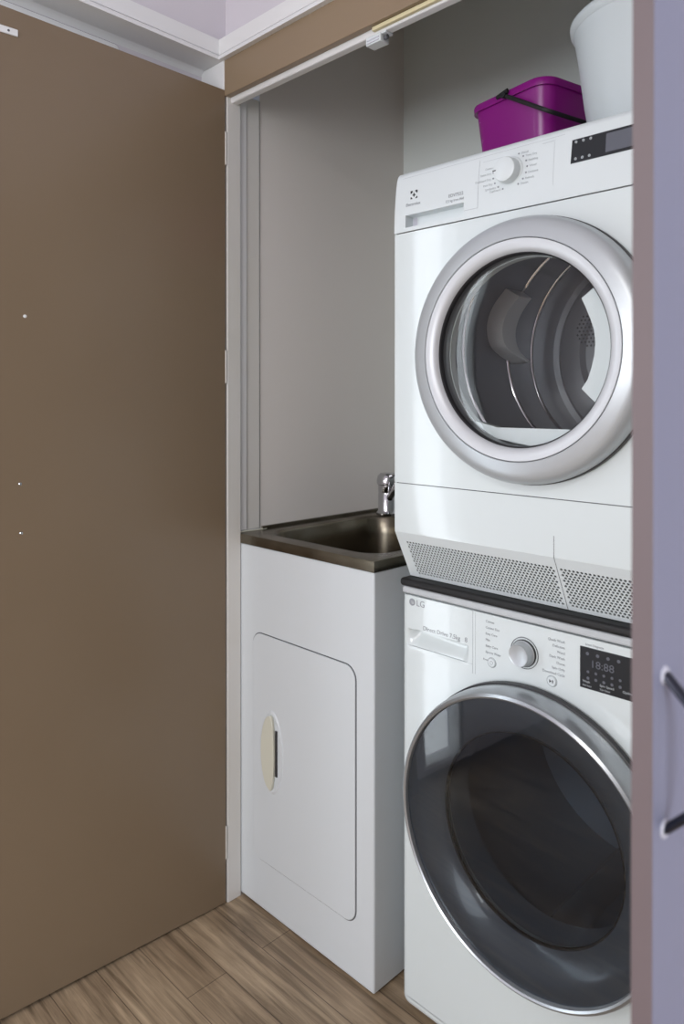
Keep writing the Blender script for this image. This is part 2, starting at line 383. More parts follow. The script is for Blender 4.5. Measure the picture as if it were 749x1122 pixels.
# recessed lens-shaped handle
hx, hz, hw, hh = -1.342, .3975, .039, .095
def lens(sx, sz, y, n=28, ox=0):
    o = []
    for i in range(n):
        a = 2*PI*i/n; o.append((hx+ox+sx*math.cos(a)*(1-.12*abs(math.sin(a))), y, hz+sz*math.sin(a)))
    return o
b = MB(); rings = [lens(hw+.002, hh+.004, CY0-.0034), lens(hw, hh, CY0-.0058), lens(hw-.004, hh-.005, CY0-.0062), lens(hw-.007, hh-.009, CY0-.0040)]
V = [[b.bm.verts.new(p) for p in q] for q in rings]
for A, B in zip(V, V[1:]):
    for i in range(len(A)): j = (i+1) % len(A); b.bm.faces.new((A[i], A[j], B[j], B[i]))
b.bm.faces.new(V[-1])
b.build('handle_surround', M['cab'], cd)
b = MB(); n = 28
L = []
for i in range(n+1):
    t_ = -1 + 2*i/n; L.append(((hw-.004)*math.sqrt(max(0, 1-t_*t_)), (hh-.006)*t_))
pts = [(hx+x*.36, CY0-.0115, hz+z) for x, z in L] + [(hx-x, CY0-.0115, hz+z) for x, z in L[::-1][1:-1]]
b.prism(pts, (0, .0075, 0)); b.build('handle', M['cream'], cd, bevel=.0015)
b = MB(); b.box(hx+.0125, hx+.0195, CY0-.0060, CY0-.0035, hz-.052, hz+.056); b.build('finger_slot', M['gasket'], cd, bevel=.0007)

# ------------------------------------------------------------------ stainless sink on the cabinet
SX0, SX1, SY0, SY1, SZ = -1.4785, -1.0175, 1.1065, 1.665, .899
sk = thing('laundry_sink', ((SX0+SX1)/2, (SY0+SY1)/2, .876), 'stainless steel laundry sink set on the white cabinet', 'sink')
bx0, bx1, by0, by1 = -1.432, -1.066, 1.163, 1.575
b = MB()
inner = rrect(bx0, bx1, by0, by1, .06, 8); N_ = len(inner)
def ringv(pts, z): return [b.bm.verts.new((x, y, z)) for x, y in pts]
outer = []
for (x, y) in inner:   # map to the rectangle by casting from the basin centre
    cx, cy = (bx0+bx1)/2, (by0+by1)/2; dx, dy = x-cx, y-cy
    tt = min((SX1-.004-cx)/dx if dx > 1e-6 else (SX0+.004-cx)/dx if dx < -1e-6 else 9, (SY1-.004-cy)/dy if dy > 1e-6 else (SY0+.004-cy)/dy if dy < -1e-6 else 9)
    outer.append((cx+dx*tt, cy+dy*tt))
def snap(p):   # pull the samples nearest each corner into it
    return p
corners = [(SX1-.004, SY1-.004), (SX0+.004, SY1-.004), (SX0+.004, SY0+.004), (SX1-.004, SY0+.004)]
for c_ in corners:
    k = min(range(N_), key=lambda i: (outer[i][0]-c_[0])**2+(outer[i][1]-c_[1])**2); outer[k] = c_
def grow(pts, g): return [(x + (g if x > (SX0+SX1)/2 else -g) * (1 if abs(abs(x-(SX0+SX1)/2)-(SX1-SX0)/2+.004) < 1e-4 else 0), y + (g if y > (SY0+SY1)/2 else -g) * (1 if abs(abs(y-(SY0+SY1)/2)-(SY1-SY0)/2+.004) < 1e-4 else 0)) for x, y in pts]
def shrink(pts, g):
    cx, cy = (bx0+bx1)/2, (by0+by1)/2; sx = (bx1-bx0)/2; sy = (by1-by0)/2
    return [(cx+(x-cx)*(sx-g)/sx, cy+(y-cy)*(sy-g)/sy) for x, y in pts]
R = [ringv(grow(outer, .004), .8755), ringv(grow(outer, .004), SZ-.003), ringv(grow(outer, .003), SZ-.0008), ringv(outer, SZ), ringv(shrink(inner, -.012), SZ-.0005), ringv(shrink(inner, -.003), SZ-.0032),
     ringv(inner, SZ-.008), ringv(shrink(inner, .006), SZ-.05), ringv(shrink(inner, .014), SZ-.19), ringv(shrink(inner, .022), SZ-.215), ringv(shrink(inner, .05), SZ-.225)]
for A, B in zip(R, R[1:]):
    for i in range(N_): j = (i+1) % N_; b.bm.faces.new((A[i], A[j], B[j], B[i]))
b.bm.faces.new(R[-1])
b.build('sink_top', M['steel'], sk, smooth=50)
MB().lathe([(0, .680), (.02, .680), (.022, .682), (.034, .682), (.038, .6775), (.038, .6745), (0, .6745)], (-1.25, 1.40), axis='Z', seg=32).build('drain', M['chrome'], sk)
# raised splash lip against the wall and sealant bead
MB().box(SX0, SX0+.006, SY0+.075, SY1, SZ-.001, SZ+.008).build('upstand', M['steel'], sk, bevel=.0015)
MB().tube([(SX0+.004, 1.105+.03*i, SZ+.001+.0006*math.sin(i*2.1)) for i in range(4)], .0022, seg=8).build('sealant_bead', M['cream'], sk)

# mixer tap
tx, ty = -1.418, 1.600
tp = thing('mixer_tap', (tx, ty, SZ), 'chrome lever mixer tap at the back of the steel sink', 'tap')
MB().lathe([(0, SZ), (.033, SZ), (.033, SZ+.004), (.029, SZ+.008), (.0275, SZ+.012), (.0275, SZ+.058), (.0265, SZ+.060), (.0265, SZ+.064), (.0275, SZ+.066), (.0275, SZ+.084), (0, SZ+.084)], (tx, ty), axis='Z', seg=40).build('tap_body', M['chrome'], tp)
MB().lathe([(.0275, SZ+.0845), (.031, SZ+.086), (.0318, SZ+.096), (.029, SZ+.110), (.021, SZ+.118), (0, SZ+.120)], (tx, ty), axis='Z', seg=40).build('tap_head', M['chrome'], tp)
lv = [(tx+.012, ty-.004, SZ+.110), (tx+.05, ty-.02, SZ+.118), (tx+.09, ty-.036, SZ+.130), (tx+.125, ty-.05, SZ+.140)]
MB().tube(lv, .006, seg=14, flat=(.009, .0045)).build('lever', M['chrome'], tp)
sp = [(tx+.012, ty-.008, SZ+.045), (tx+.05, ty-.03, SZ+.072), (tx+.085, ty-.055, SZ+.092), (tx+.115, ty-.075, SZ+.094), (tx+.125, ty-.082, SZ+.080), (tx+.126, ty-.083, SZ+.066)]
MB().tube(sp, .0105, seg=16).build('spout', M['chrome'], tp)

# hose lying on the floor between cabinet and machine
hs = MB().tube([(-.993, 1.22+.03*i, .013+.002*math.sin(i)) for i in range(16)], .010, seg=12).build('drain_hose', M['gasket'])
hs['label'] = 'dark drain hose on the floor between cabinet and washing machine'; hs['category'] = 'hose'

# ------------------------------------------------------------------ washing machine
WX0, WX1, WY, WB = -.9665, -.3665, 1.134, 1.715
WC = (-.6665, .4813)
wm = thing('washing_machine', (-.6665, 1.42, 0), 'white front-loading washing machine with a big smoked door, at floor level under the dryer', 'washing machine')
WT = .8545
b = MB()
b.platehole(WX0+.012, WX1-.012, .03, .722, WC[0], WC[1], .185, WY, WY+.05)
b.build('front_panel', M['appl'], wm)
# rounded side, top, bottom of the shell (profile of the front corner runs round the machine)
b = MB()
def shell(x0, x1, z0, z1, y0, y1, r):
    prof = [(-r, 0)] + [(-r + r*math.sin(a), r - r*math.cos(a)) for a in [PI/2*i/6 for i in range(1, 7)]]
    rows = []
    for off, dy in prof:
        rows.append([(x, y0+dy, z) for x, z in rrect(x0-off*-1*-1*0 - (off if 0 else 0) + (-off), x1+off, z0-off, z1+off, .012+off*0+.001, 5)])
    rows.append([(x, y1, z) for x, z in rrect(x0, x1, z0, z1, .013, 5)])
    V = [[b.bm.verts.new(p) for p in q] for q in rows]
    for A, B in zip(V, V[1:]):
        for i in range(len(A)): j = (i+1) % len(A); b.bm.faces.new((A[i], A[j], B[j], B[i]))
    b.bm.faces.new(V[-1])
shell(WX0, WX1, .012, WT-.016, WY, WB, .012)
b.build('cabinet_shell', M['appl'], wm, smooth=60)
# flat infill strips around the holed plate
b = MB(); b.prism([(x, WY, z) for x, z in rrect(WX0+.012, WX1-.012, .0235, .031, .0035, 3)], (0, .004, 0)); b.build('toe_strip', M['appl'], wm)
# control panel
CZ0, CZ1 = .7225, WT-.018
DXW = -.795      # right edge of the detergent drawer
b = MB(); b.box(DXW+.0012, WX1-.012, WY, WY+.02, .722, CZ1+.002); cp = b.build('control_panel', M['appl'], wm)
b = MB(); b.box(WX0, WX1, WY+.0008, WB, WT-.0142, WT); b.build('top_lid', M['lid'], wm, bevel=.004, seg=4)
# detergent drawer: height field with the scooped grip
b = MB(); nx, nz = 96, 72; x0, x1, z0, z1 = WX0+.002, DXW, .722, CZ1+.002
def sst(a, c, v): v = max(0, min(1, (v-a)/(c-a))); return v*v*(3-2*v)
def dep(x, z):
    gx0, gx1, zt_, zb_ = x0+.016, x1-.012, .7705, .742
    zt2 = zt_ + .002*math.sin((x-gx0)/(gx1-gx0)*PI)
    wx = sst(gx0-.006, gx0+.020, x)*(1-sst(gx1-.012, gx1+.004, x))
    d = wx*(1-sst(zt2-.0012, zt2+.0012, z))*sst(zb_-.010, zt_-.003, z)*.019
    corner = sst(0, .010, x-x0)
    return d + (1-corner)**2*.006
g = [[b.bm.verts.new((x0+(x1-x0)*i/nx, WY+dep(x0+(x1-x0)*i/nx, z0+(z1-z0)*j/nz), z0+(z1-z0)*j/nz)) for j in range(nz+1)] for i in range(nx+1)]
for i in range(nx):
    for j in range(nz): b.bm.faces.new((g[i][j], g[i+1][j], g[i+1][j+1], g[i][j+1]))
dr = b.build('detergent_drawer', M['appl'], wm, smooth=60)
MB().box(DXW+.0001, DXW+.0011, WY-.0002, WY+.01, .722, CZ1).build('drawer_gap', M['inklt'], wm)
MB().box(DXW+.0061, DXW+.0067, WY-.0002, WY+.01, .722, CZ1).build('panel_line', M['inklt'], cp)
MB().box(WX0+.012, DXW, WY-.0002, WY+.002, .7385, .7391).build('drawer_lower_line', M['inklt'], dr)
# printed marks
YP = WY-.0004
b = MB(); b.lathe([(0, YP-.0003), (.0072, YP-.0003), (.0072, YP+.0006)], (-.9395, .8262), seg=32)
lg = b.build('logo_disc', M['ink'], dr)
b = MB()
b.text('LG', .0175, (-.929, YP, .8205)); b.build('brand_lettering', M['ink'], dr)
b = MB(); b.text('L', .008, (-.9405, YP-.0007, .8235)).text('G', .005, (-.9375, YP-.0007, .824)); b.build('logo_letters', M['plast'], dr)
b = MB(); b.text('Direct Drive 7.5kg', .0118, (-.912, YP, .7765)); b.text('8', .0125, (-.8125, YP, .7765)); b.build('capacity_lettering', M['ink'], dr)
b = MB()
for i, s_ in enumerate(('Cotton', 'Cotton Eco', 'Easy Care', 'Mix', 'Baby Care', 'Sports Wear')):
    b.text(s_, .0062, (-.766, YP, .8235-.0112*i))
b.build('program_lettering', M['ink'], cp); b = MB()
for i, s_ in enumerate(('Quick Wash', 'Delicates', 'Wool', 'Dark Wash', 'Duvet', 'Spin Only', 'Download Cycle')):
    b.text(s_, .0062, (-.6085, YP, .8205-.0094*i), align='RIGHT')
b.build('program_lettering', M['ink'], cp)
MB().text('Power', .005, (-.771, YP, .7535)).build('power_lettering', M['ink'], cp)
MB().text('Smart Diagnosis', .0048, (-.572, YP, .8275)).build('panel_lettering', M['ink'], cp)
kx, kz = -.6855, .7865
MB().lathe([(.0275, YP), (.0275, YP-.0009), (.0265, YP-.0009), (.0265, YP)], (kx, kz), seg=64).build('dial_ring', M['groove'], cp)
kn = MB().lathe([(.0225, YP+.002), (.0225, YP-.004), (.0205, YP-.006), (.0198, YP-.018), (.0185, YP-.0205), (.0165, YP-.0195), (0, YP-.0195)], (kx, kz), seg=64).build('program_dial', M['silver'], cp)
MB().lathe([(.0232, YP+.001), (.0236, YP-.003), (.0226, YP-.0042)], (kx, kz), seg=64).build('dial_base', M['gasket'], kn)
for bx, bz, rr in ((-.7525, .7525, .0082), (-.6325, .7515, .0088)):
    bt = MB().lathe([(0, YP-.0018), (rr-.0012, YP-.0018), (rr, YP)], (bx, bz), seg=32).build('push_button', M['plast'], cp)
    MB().lathe([(rr+.0001, YP+.0004), (rr+.0006, YP-.0005), (rr+.0011, YP+.0004)], (bx, bz), seg=32).build('button_ring', M['inklt'], bt)
    if bx > -.7:
        m_ = MB(); m_.prism([(bx-.0038, YP-.0020, bz-.0030), (bx-.0038, YP-.0020, bz+.0030), (bx, YP-.0020, bz)], (0, .0004, 0)); m_.box(bx+.0008, bx+.0018, YP-.0020, YP-.0016, bz-.0026, bz+.0026).box(bx+.0027, bx+.0037, YP-.0020, YP-.0016, bz-.0026, bz+.0026)
        m_.build('play_pause_mark', M['inkdk'], bt)
    else:
        MB().lathe([(.0028, YP-.0021), (.0034, YP-.0021), (.0034, YP-.0017)], (bx, bz), seg=24).build('power_mark', M['ink'], bt)
ds = MB().box(-.5815, -.455, YP-.0008, YP+.004, .7565, .8245).build('display_panel', M['display'], cp, bevel=.001)
YD = YP-.0009
b = MB()
for i in range(4): b.lathe([(0, YD-.0002), (.0028, YD-.0002), (.0028, YD+.0004)], (-.568+.0175*i, .8145), seg=12)
for i in range(5):
    b.lathe([(0, YD-.0002), (.0023, YD-.0002), (.0023, YD+.0004)], (-.567+.0135*i, .785), seg=12)
    b.lathe([(0, YD-.0002), (.0025, YD-.0002), (.0025, YD+.0004)], (-.567+.0135*i, .7745), seg=12)
b.build('indicator_icons', M['lcd'], ds)
b = MB(); b.text('18:88', .0185, (-.5635, YD, .7935), yscale=.95); b.build('clock_digits', M['lcd'], ds)
b = MB(); b.text('Wash', .0055, (-.5765, YD, .7665)).text('Add Item', .0042, (-.5765, YD, .7605)).text('Spin Speed', .0055, (-.547, YD, .7665)).text('Tub Clean', .0042, (-.547, YD, .7605)).text('Options', .0055, (-.509, YD, .7665)); b.build('display_lettering', M['inklt'], ds)
# door
RO = .2515
dw = MB().lathe([(RO-.006, WY+.001), (RO-.001, WY-.004), (RO, WY-.030), (RO-.0015, WY-.050), (RO-.005, WY-.060), (RO-.0095, WY-.063), (RO-.0125, WY-.061), (RO-.0138, WY-.056), (RO-.0138, WY-.050)], WC, seg=160).build('door', M['satinring'], wm)
MB().lathe([(RO-.004, WY-.0005), (RO+.0025, WY-.006), (RO+.0022, WY-.016), (RO-.001, WY-.018)], WC, seg=160).build('door_seal', M['gasket'], dw)
MB().lathe([(RO-.0135, WY-.053), (RO-.020, WY-.0525), (RO-.034, WY-.050), (.205, WY-.045), (.186, WY-.034), (.174, WY-.0255), (.1715, WY-.022)], WC, seg=160).build('door_funnel', M['dkfunnel'], dw, smooth=60)
MB().lathe([(RO-.0138, WY-.0545)] + [(.2377*(1-k/10), WY-.0545-.006*(1-(1-k/10)**2)) for k in range(1, 10)] + [(0, WY-.0605)], WC, seg=160).build('door_glass', M['dkglass'], dw, smooth=60, face=(0, -1, 0))
MB().lathe([(.1722, WY-.0222), (.165, WY-.018), (.14, WY-.006), (.10, WY+.004), (.05, WY+.010), (0, WY+.012)], WC, seg=128).build('door_bowl', M['bowl'], dw, smooth=60, face=(0, -1, 0))
MB().lathe([(.1735, WY-.0245), (.1705, WY-.0235), (.1700, WY-.019), (.180, WY-.010)], WC, seg=128).build('glass_rim', M['blackgloss'], dw)
DR = .235
MB().lathe([(.176, WY-.005), (.176, WY+.055), (DR, WY+.06), (DR, WY+.42), (.10, WY+.43), (0, WY+.43)], WC, seg=96).build('drum', M['darkdrum'], wm)
for a in (.5, .5+2*PI/3, .5+4*PI/3):
    b = MB()
    c_, s_ = math.cos(a), math.sin(a); p = []
    for k, (u, v) in enumerate(((-.03, DR-.002), (-.012, DR-.04), (0, DR-.05), (.012, DR-.04), (.03, DR-.002))): p.append((WC[0]+c_*v-s_*u, WY+.07, WC[1]+s_*v+c_*u))
    b.prism(p, (0, .33, 0))
    b.build('drum_lifter', M['darkdrum'], wm)
for x, y in ((WX0+.05, WY+.05), (WX1-.05, WY+.05), (WX0+.05, WB-.05), (WX1-.05, WB-.05)):
    MB().lathe([(0, 0), (.02, 0), (.02, .006), (.01, .008), (.01, .016), (0, .016)], (x, y), axis='Z', seg=20).build('foot', M['black'], wm)

# ------------------------------------------------------------------ black mat between the two machines
mt = MB().box(WX0-.004, WX1+.004, WY-.003, WB-.01, WT+.0007, .8708).build('stacking_mat', M['black'], bevel=.006, seg=4)
mt['label'] = 'black rubber mat sandwiched between dryer and washing machine'; mt['category'] = 'mat'

# ------------------------------------------------------------------ dryer
DX0_, DX1_, DY, DB = -.963, -.363, 1.108, 1.70
DC = (-.663, 1.3120)
ZB, ZV, ZS, ZP, ZT = .8715, .968, 1.0655, 1.5575, 1.681
dy = thing('tumble_dryer', (-.663, 1.40, ZB), 'white tumble dryer with silver-ringed clear door, stacked on top of the washing machine', 'dryer')
b = MB()
b.platehole(DX0_, DX1_, ZS+.0008, ZP-.0008, DC[0], DC[1], .19, DY, DY+.016)
b.build('front_panel', M['appl'], dy)
# side walls with the profile of the front, top and back
prof = [(DY+.0002, ZV), (DY+.0002, ZP), (DY+.003, 1.625), (DY+.010, ZT-.012), (DY+.014, ZT-.005), (DY+.022, ZT-.0005), (DB, ZT-.0005), (DB, ZB+.001), (1.1575, ZB+.001)]
b = MB()
for xa, xb in ((DX0_, DX0_+.004), (DX1_-.004, DX1_)):
    b.prism([(xa, y, z) for y, z in prof], (xb-xa, 0, 0))
b.box(DX0_+.004, DX1_-.004, DB-.004, DB, ZB+.001, ZT-.002); b.box(DX0_+.004, DX1_-.004, 1.16, DB-.004, ZB+.001, ZB+.005)
b.build('side_panels', M['appl'], dy, bevel=.0015)
b = MB(); b.prism([(DX0_+.0005, y, z) for y, z in ((DY+.020, ZT-.004), (DY+.024, ZT), (DB, ZT), (DB, ZT-.004))], (DX1_-DX0_-.001, 0, 0)); b.build('top_panel', M['appl'], dy)
# bulkhead behind everything so that the inside reads closed
# lower service panel (above the vents)
b = MB(); b.prism([(DX0_, y, z) for y, z in ((DY, ZS-.0008), (DY, ZV+.004), (DY+.0006, ZV), (DY+.012, ZV), (DY+.012, ZS-.0008))], (DX1_-DX0_, 0, 0))
lp = b.build('lower_panel', M['appl'], dy)
for z_ in (ZS, ZP): MB().box(DX0_+.001, DX1_-.001, DY+.002, DY+.011, z_-.001, z_+.001).build('panel_seam', M['groove'], dy)
MB().box(-.6155, -.6145, DY-.0002, DY+.002, ZV, 1.004).build('panel_notch', M['groove'], lp)
# perforated vent
vy0, vz0, vy1, vz1 = DY+.0006, ZV, 1.1570, ZB+.0005
Vd = Vector((0, vy1-vy0, vz1-vz0)); VL = Vd.length; Vd.normalize(); Vn = Vector((0, Vd.z, -Vd.y))   # pointing inwards when negated
if Vn.y < 0: Vn = -Vn
p_, q_ = .0072, .0057
def VP(x, t, d=0): return Vector((x, vy0, vz0)) + Vd*t + Vn*d
b = MB()
segs = []
xs0, xs1, xm = DX0_+.014, DX1_-.014, -.615
t0 = .020; rows_ = int((VL-.0045-t0)//q_)
t1 = t0+rows_*q_
for (xa, xb) in ((xs0+.006, xm-.004), (xm+.004, xs1-.006)):
    ncol = int((xb-xa)//p_); pp = (xb-xa)/(ncol+.5)
    for j in range(rows_):
        off = pp*.5*(j % 2)
        ta, tb = t0+j*q_, t0+(j+1)*q_; tm = (ta+tb)/2
        if off: b.quad(VP(xa, ta), VP(xa+off, ta), VP(xa+off, tb), VP(xa, tb))
        else: b.quad(VP(xb-pp*.5, ta), VP(xb, ta), VP(xb, tb), VP(xb-pp*.5, tb))
        for i in range(ncol):
            x0 = xa+off+i*pp; x1 = x0+pp; xc = (x0+x1)/2; hx_, ht_ = pp*.35, q_*.47
            O = [(x0, ta), (xc, ta), (x1, ta), (x1, tm), (x1, tb), (xc, tb), (x0, tb), (x0, tm)]
            I = [(xc-hx_*.72, tm-ht_*.72), (xc, tm-ht_), (xc+hx_*.72, tm-ht_*.72), (xc+hx_, tm), (xc+hx_*.72, tm+ht_*.72), (xc, tm+ht_), (xc-hx_*.72, tm+ht_*.72), (xc-hx_, tm)]
            vo = [b.bm.verts.new(VP(*q)) for q in O]; vi = [b.bm.verts.new(VP(*q)) for q in I]; vk = [b.bm.verts.new(VP(*q, .0016)) for q in I]
            for k in range(8):
                m_ = (k+1) % 8; b.bm.faces.new((vo[k], vo[m_], vi[m_], vi[k])); b.bm.faces.new((vi[k], vi[m_], vk[m_], vk[k]))
for xa, xb, ta, tb in ((DX0_, DX1_, 0, t0), (DX0_, DX1_, t1, VL), (DX0_, xs0+.006, t0, t1), (xm-.004, xm+.004, t0, t1), (xs1-.006, DX1_, t0, t1)):
    b.quad(VP(xa, ta), VP(xb, ta), VP(xb, tb), VP(xa, tb))
vg = b.build('vent_grille', M['plast'], dy, smooth=0, face=(0, -.89, -.45))
MB().box(xm-.0005, xm+.0005, vy0, vy0+.0005, ZV-.001, ZV).quad(VP(xm-.0005, 0, -.0003), VP(xm+.0005, 0, -.0003), VP(xm+.0005, VL, -.0003), VP(xm-.0005, VL, -.0003)).build('grille_seam', M['groove'], vg)
b = MB(); b.quad(VP(DX0_+.005, .004, .012), VP(DX1_-.005, .004, .012), VP(DX1_-.005, VL-.002, .012), VP(DX0_+.005, VL-.002, .012)); b.build('vent_shade_sheet', M['black'], dy)  # flat black sheet standing in for the shade inside the vent

# control panel of the dryer: curved profile strips around the drawer grip recess
PC = [(DY-.0015, ZP+.0012), (DY-.0012, 1.580), (DY+.0005, 1.610), (DY+.004, 1.645), (DY+.008, ZT-.014), (DY+.011, ZT-.007), (DY+.016, ZT-.002), (DY+.0235, ZT)]
def catm(P, n=6):
    o = []
    for k in range(len(P)-1):
        p0, p1, p2, p3 = P[max(k-1, 0)], P[k], P[k+1], P[min(k+2, len(P)-1)]
        for i in range(n):
            t = i/n; o.append(tuple(.5*((2*p1[c])+(-p0[c]+p2[c])*t+(2*p0[c]-5*p1[c]+4*p2[c]-p3[c])*t*t+(-p0[c]+3*p1[c]-3*p2[c]+p3[c])*t**3) for c in (0, 1)))
    return o + [P[-1]]
PC = catm(PC)
def PY(z):
    for (ya, za), (yb, zb_) in zip(PC, PC[1:]):
        if z <= zb_: return ya+(yb-ya)*(z-za)/(zb_-za)
    return PC[-1][0]
gx0, gx1, gz0, gz1 = -.9345, -.7965, 1.5665, 1.5905
b = MB()
zs = sorted(set([z for _, z in PC] + [gz0, gz1, 1.5665]))
xs = [DX0_, gx0, gx1, DX1_]
for za, zb_ in zip(zs, zs[1:]):
    for k, (xa, xb) in enumerate(zip(xs, xs[1:])):
        if k == 1 and za >= gz0-1e-6 and zb_ <= gz1+1e-6: continue
        b.quad((xa, PY(za), za), (xb, PY(za), za), (xb, PY(zb_), zb_), (xa, PY(zb_), zb_))
D_ = .022   # recess
b.quad((gx0, PY(gz1), gz1), (gx1, PY(gz1), gz1), (gx1, PY(gz1)+D_, gz1-.001), (gx0, PY(gz1)+D_, gz1-.001))
b.quad((gx0, PY(gz0), gz0), (gx1, PY(gz0), gz0), (gx1, PY(gz1)+D_, gz0+.005), (gx0, PY(gz1)+D_, gz0+.005))
b.quad((gx0, PY(gz1)+D_, gz0+.005), (gx1, PY(gz1)+D_, gz0+.005), (gx1, PY(gz1)+D_, gz1-.001), (gx0, PY(gz1)+D_, gz1-.001))
for gx in (gx0, gx1): b.quad((gx, PY(gz0), gz0), (gx, PY(gz1)+D_, gz0+.005), (gx, PY(gz1)+D_, gz1-.001), (gx, PY(gz1), gz1))
b.quad((DX0_, PY(zs[0]), zs[0]), (DX1_, PY(zs[0]), zs[0]), (DX1_, DY+.012, zs[0]), (DX0_, DY+.012, zs[0]))
# closing faces at both ends
for X_ in (DX0_, DX1_):
    b.bm.faces.new([b.bm.verts.new((X_, y, z)) for y, z in PC + [(DY+.0235, ZP+.0012)]])
dp = b.build('control_panel', M['plast'], dy, smooth=0)
MB().quad((gx0+.001, PY(gz1)+D_-.0003, gz0+.006), (gx0+.012, PY(gz1)+D_-.0003, gz0+.006), (gx0+.012, PY(gz1)+D_-.0003, gz1-.002), (gx0+.001, PY(gz1)+D_-.0003, gz1-.002)).build('grip_recess_end', M['plast2'], dp)
def on_panel(z): return PY(z)-.0004
# drawer outline on the panel
def pline(b, pts, wd):
    for (xa, za), (xb, zb_) in zip(pts, pts[1:]):
        n = max(1, int(abs(zb_-za)/.006))
        for k in range(n):
            z0_, z1_ = za+(zb_-za)*k/n, za+(zb_-za)*(k+1)/n; x0_, x1_ = xa+(xb-xa)*k/n, xa+(xb-xa)*(k+1)/n
            dxv, dzv = xb-xa, zb_-za; l = math.hypot(dxv, dzv); nx_, nz_ = -dzv/l*wd/2, dxv/l*wd/2
            b.quad(*[(x, on_panel(z), z) for x, z in ((x0_-nx_, z0_-nz_), (x1_-nx_, z1_-nz_), (x1_+nx_, z1_+nz_), (x0_+nx_, z0_+nz_))])
b = MB(); pline(b, [(-.789, 1.5745), (-.7655, 1.5745), (-.7655, 1.661)], .0009); pline(b, [(gx1+.002, 1.5745), (-.7895, 1.5745)], .0009)
pline(b, [(-.948, 1.6665), (-.60, 1.6665)], .0006); b.build('drawer_outline', M['inklt'], dp)
b = MB(); pline(b, [(-.617, 1.662), (-.617, 1.585)], .0005); pline(b, [(-.758, 1.656), (-.715, 1.656)], .0005); pline(b, [(-.640, 1.6605), (-.618, 1.6605)], .0009); b.build('scale_outline', M['inklt'], dp)
tilt = Matrix.Rotation(PI/2 - .075, 4, 'X')
# logo: a square frame symbol, broken at the corners, with a pointed flower inside
b = MB(); lx, lz, hl = -.9155, 1.628, .0085
def mark(pts): b.prism([(lx+x, on_panel(lz)-.0003, lz+z) for x, z in pts], (0, .0005, 0))
for sx in (-1, 1):
    for sz in (-1, 1):
        mark([(sx*hl, sz*hl), (sx*hl, sz*hl*.42), (sx*hl*.72, sz*hl*.42), (sx*hl*.62, sz*hl*.62), (sx*hl*.42, sz*hl*.72), (sx*hl*.42, sz*hl)])
ar = []
for i in range(8): a = PI/4*i; rr = hl*.52 if i % 2 == 0 else hl*.24; ar.append((rr*math.cos(a), rr*math.sin(a)))
mark(ar); b.build('logo_mark', M['inkdk'], dp)
b = MB(); b.text('Electrolux', .0088, (-.9345, on_panel(1.609)-.0002, 1.6075), tilt); b.build('brand_lettering', M['ink'], dp)
b = MB(); b.text('EDV7552', .0088, (-.7975, on_panel(1.606)-.0002, 1.6055), tilt, align='RIGHT').text('7,5 kg Iron Aid', .0068, (-.7965, on_panel(1.597)-.0002, 1.5965), tilt, align='RIGHT'); b.build('model_lettering', M['ink'], dp)
b = MB(); mk = MB(); kx, kz = -.7010, 1.6270
names_l = ('Cotton', 'Extra Dry', 'Cupboard Dry', 'Iron Dry', 'Synthetics', 'Cupboard'); names_r = ('Mixed', 'Time Dry', 'Bedding', 'Wool', 'Delicate', 'Refresh', 'Denim')
for i in range(13):
    a = math.radians(150 + i*(330-0)/13) if 0 else None
for i, s_ in enumerate(names_l):
    a = math.radians(153 + 19*i); x, z = kx+.034*math.cos(a), kz+.031*math.sin(a)
    b.text(s_, .0056, (x-.0045, on_panel(z)-.0002, z-.002), tilt, align='RIGHT'); mk.lathe([(0, on_panel(z)-.0004), (.0016, on_panel(z)-.0004), (.0016, on_panel(z)+.0004)], (x, z), seg=10)
b.build('program_lettering', M['inklt'], dp); b = MB()
for i, s_ in enumerate(names_r):
    a = math.radians(62 - 20*i); x, z = kx+.034*math.cos(a), kz+.031*math.sin(a)
    b.text(s_, .0056, (x+.0045, on_panel(z)-.0002, z-.002), tilt); mk.lathe([(0, on_panel(z)-.0004), (.0016, on_panel(z)-.0004), (.0016, on_panel(z)+.0004)], (x, z), seg=10)
b.build('program_lettering', M['inklt'], dp); mk.build('program_dots', M['ink'], dp)
y_ = PY(kz)
kn = MB().lathe([(.0255, y_+.002), (.0255, y_-.001), (.0225, y_-.003), (.0215, y_-.017), (.0205, y_-.0195), (.0185, y_-.0205), (0, y_-.0215)], (kx, kz), seg=64).build('program_dial', M['plast'], dp)
MB().box(kx-.0218, kx-.0150, y_-.0211, y_-.0200, kz-.0008, kz+.0008).build('pointer_mark', M['inkdk'], kn)
b = MB(); z0_, z1_ = 1.613, 1.6525
b.prism([(x, PY(z)-.0010, z) for x, z in ((-.5865, z0_), (-.44, z0_), (-.44, z1_), (-.5855, z1_))], (0, .004, 0)); ds = b.build('display_panel', M['display'], dp, bevel=.0006)
MB().prism([(x, PY(z)-.0014, z) for x, z in ((-.527, 1.618), (-.455, 1.618), (-.455, 1.648), (-.527, 1.648))], (0, .001, 0)).build('display_window', M['lcd'], ds)
b = MB()
for x, z in ((-.578, 1.648-.0005), (-.5655, 1.6475), (-.553, 1.6475), (-.5775, 1.6195), (-.566, 1.6195), (-.554, 1.6195)):
    y_ = PY(z)-.0013; b.lathe([(.0009, y_), (.0022, y_), (.0022, y_+.0003)], (x, z), seg=10)
    if x > -.56: b.text('o', .005, (x-.0015, y_, z-.001), tilt)
b.build('indicator_icons', M['inklt'], ds)
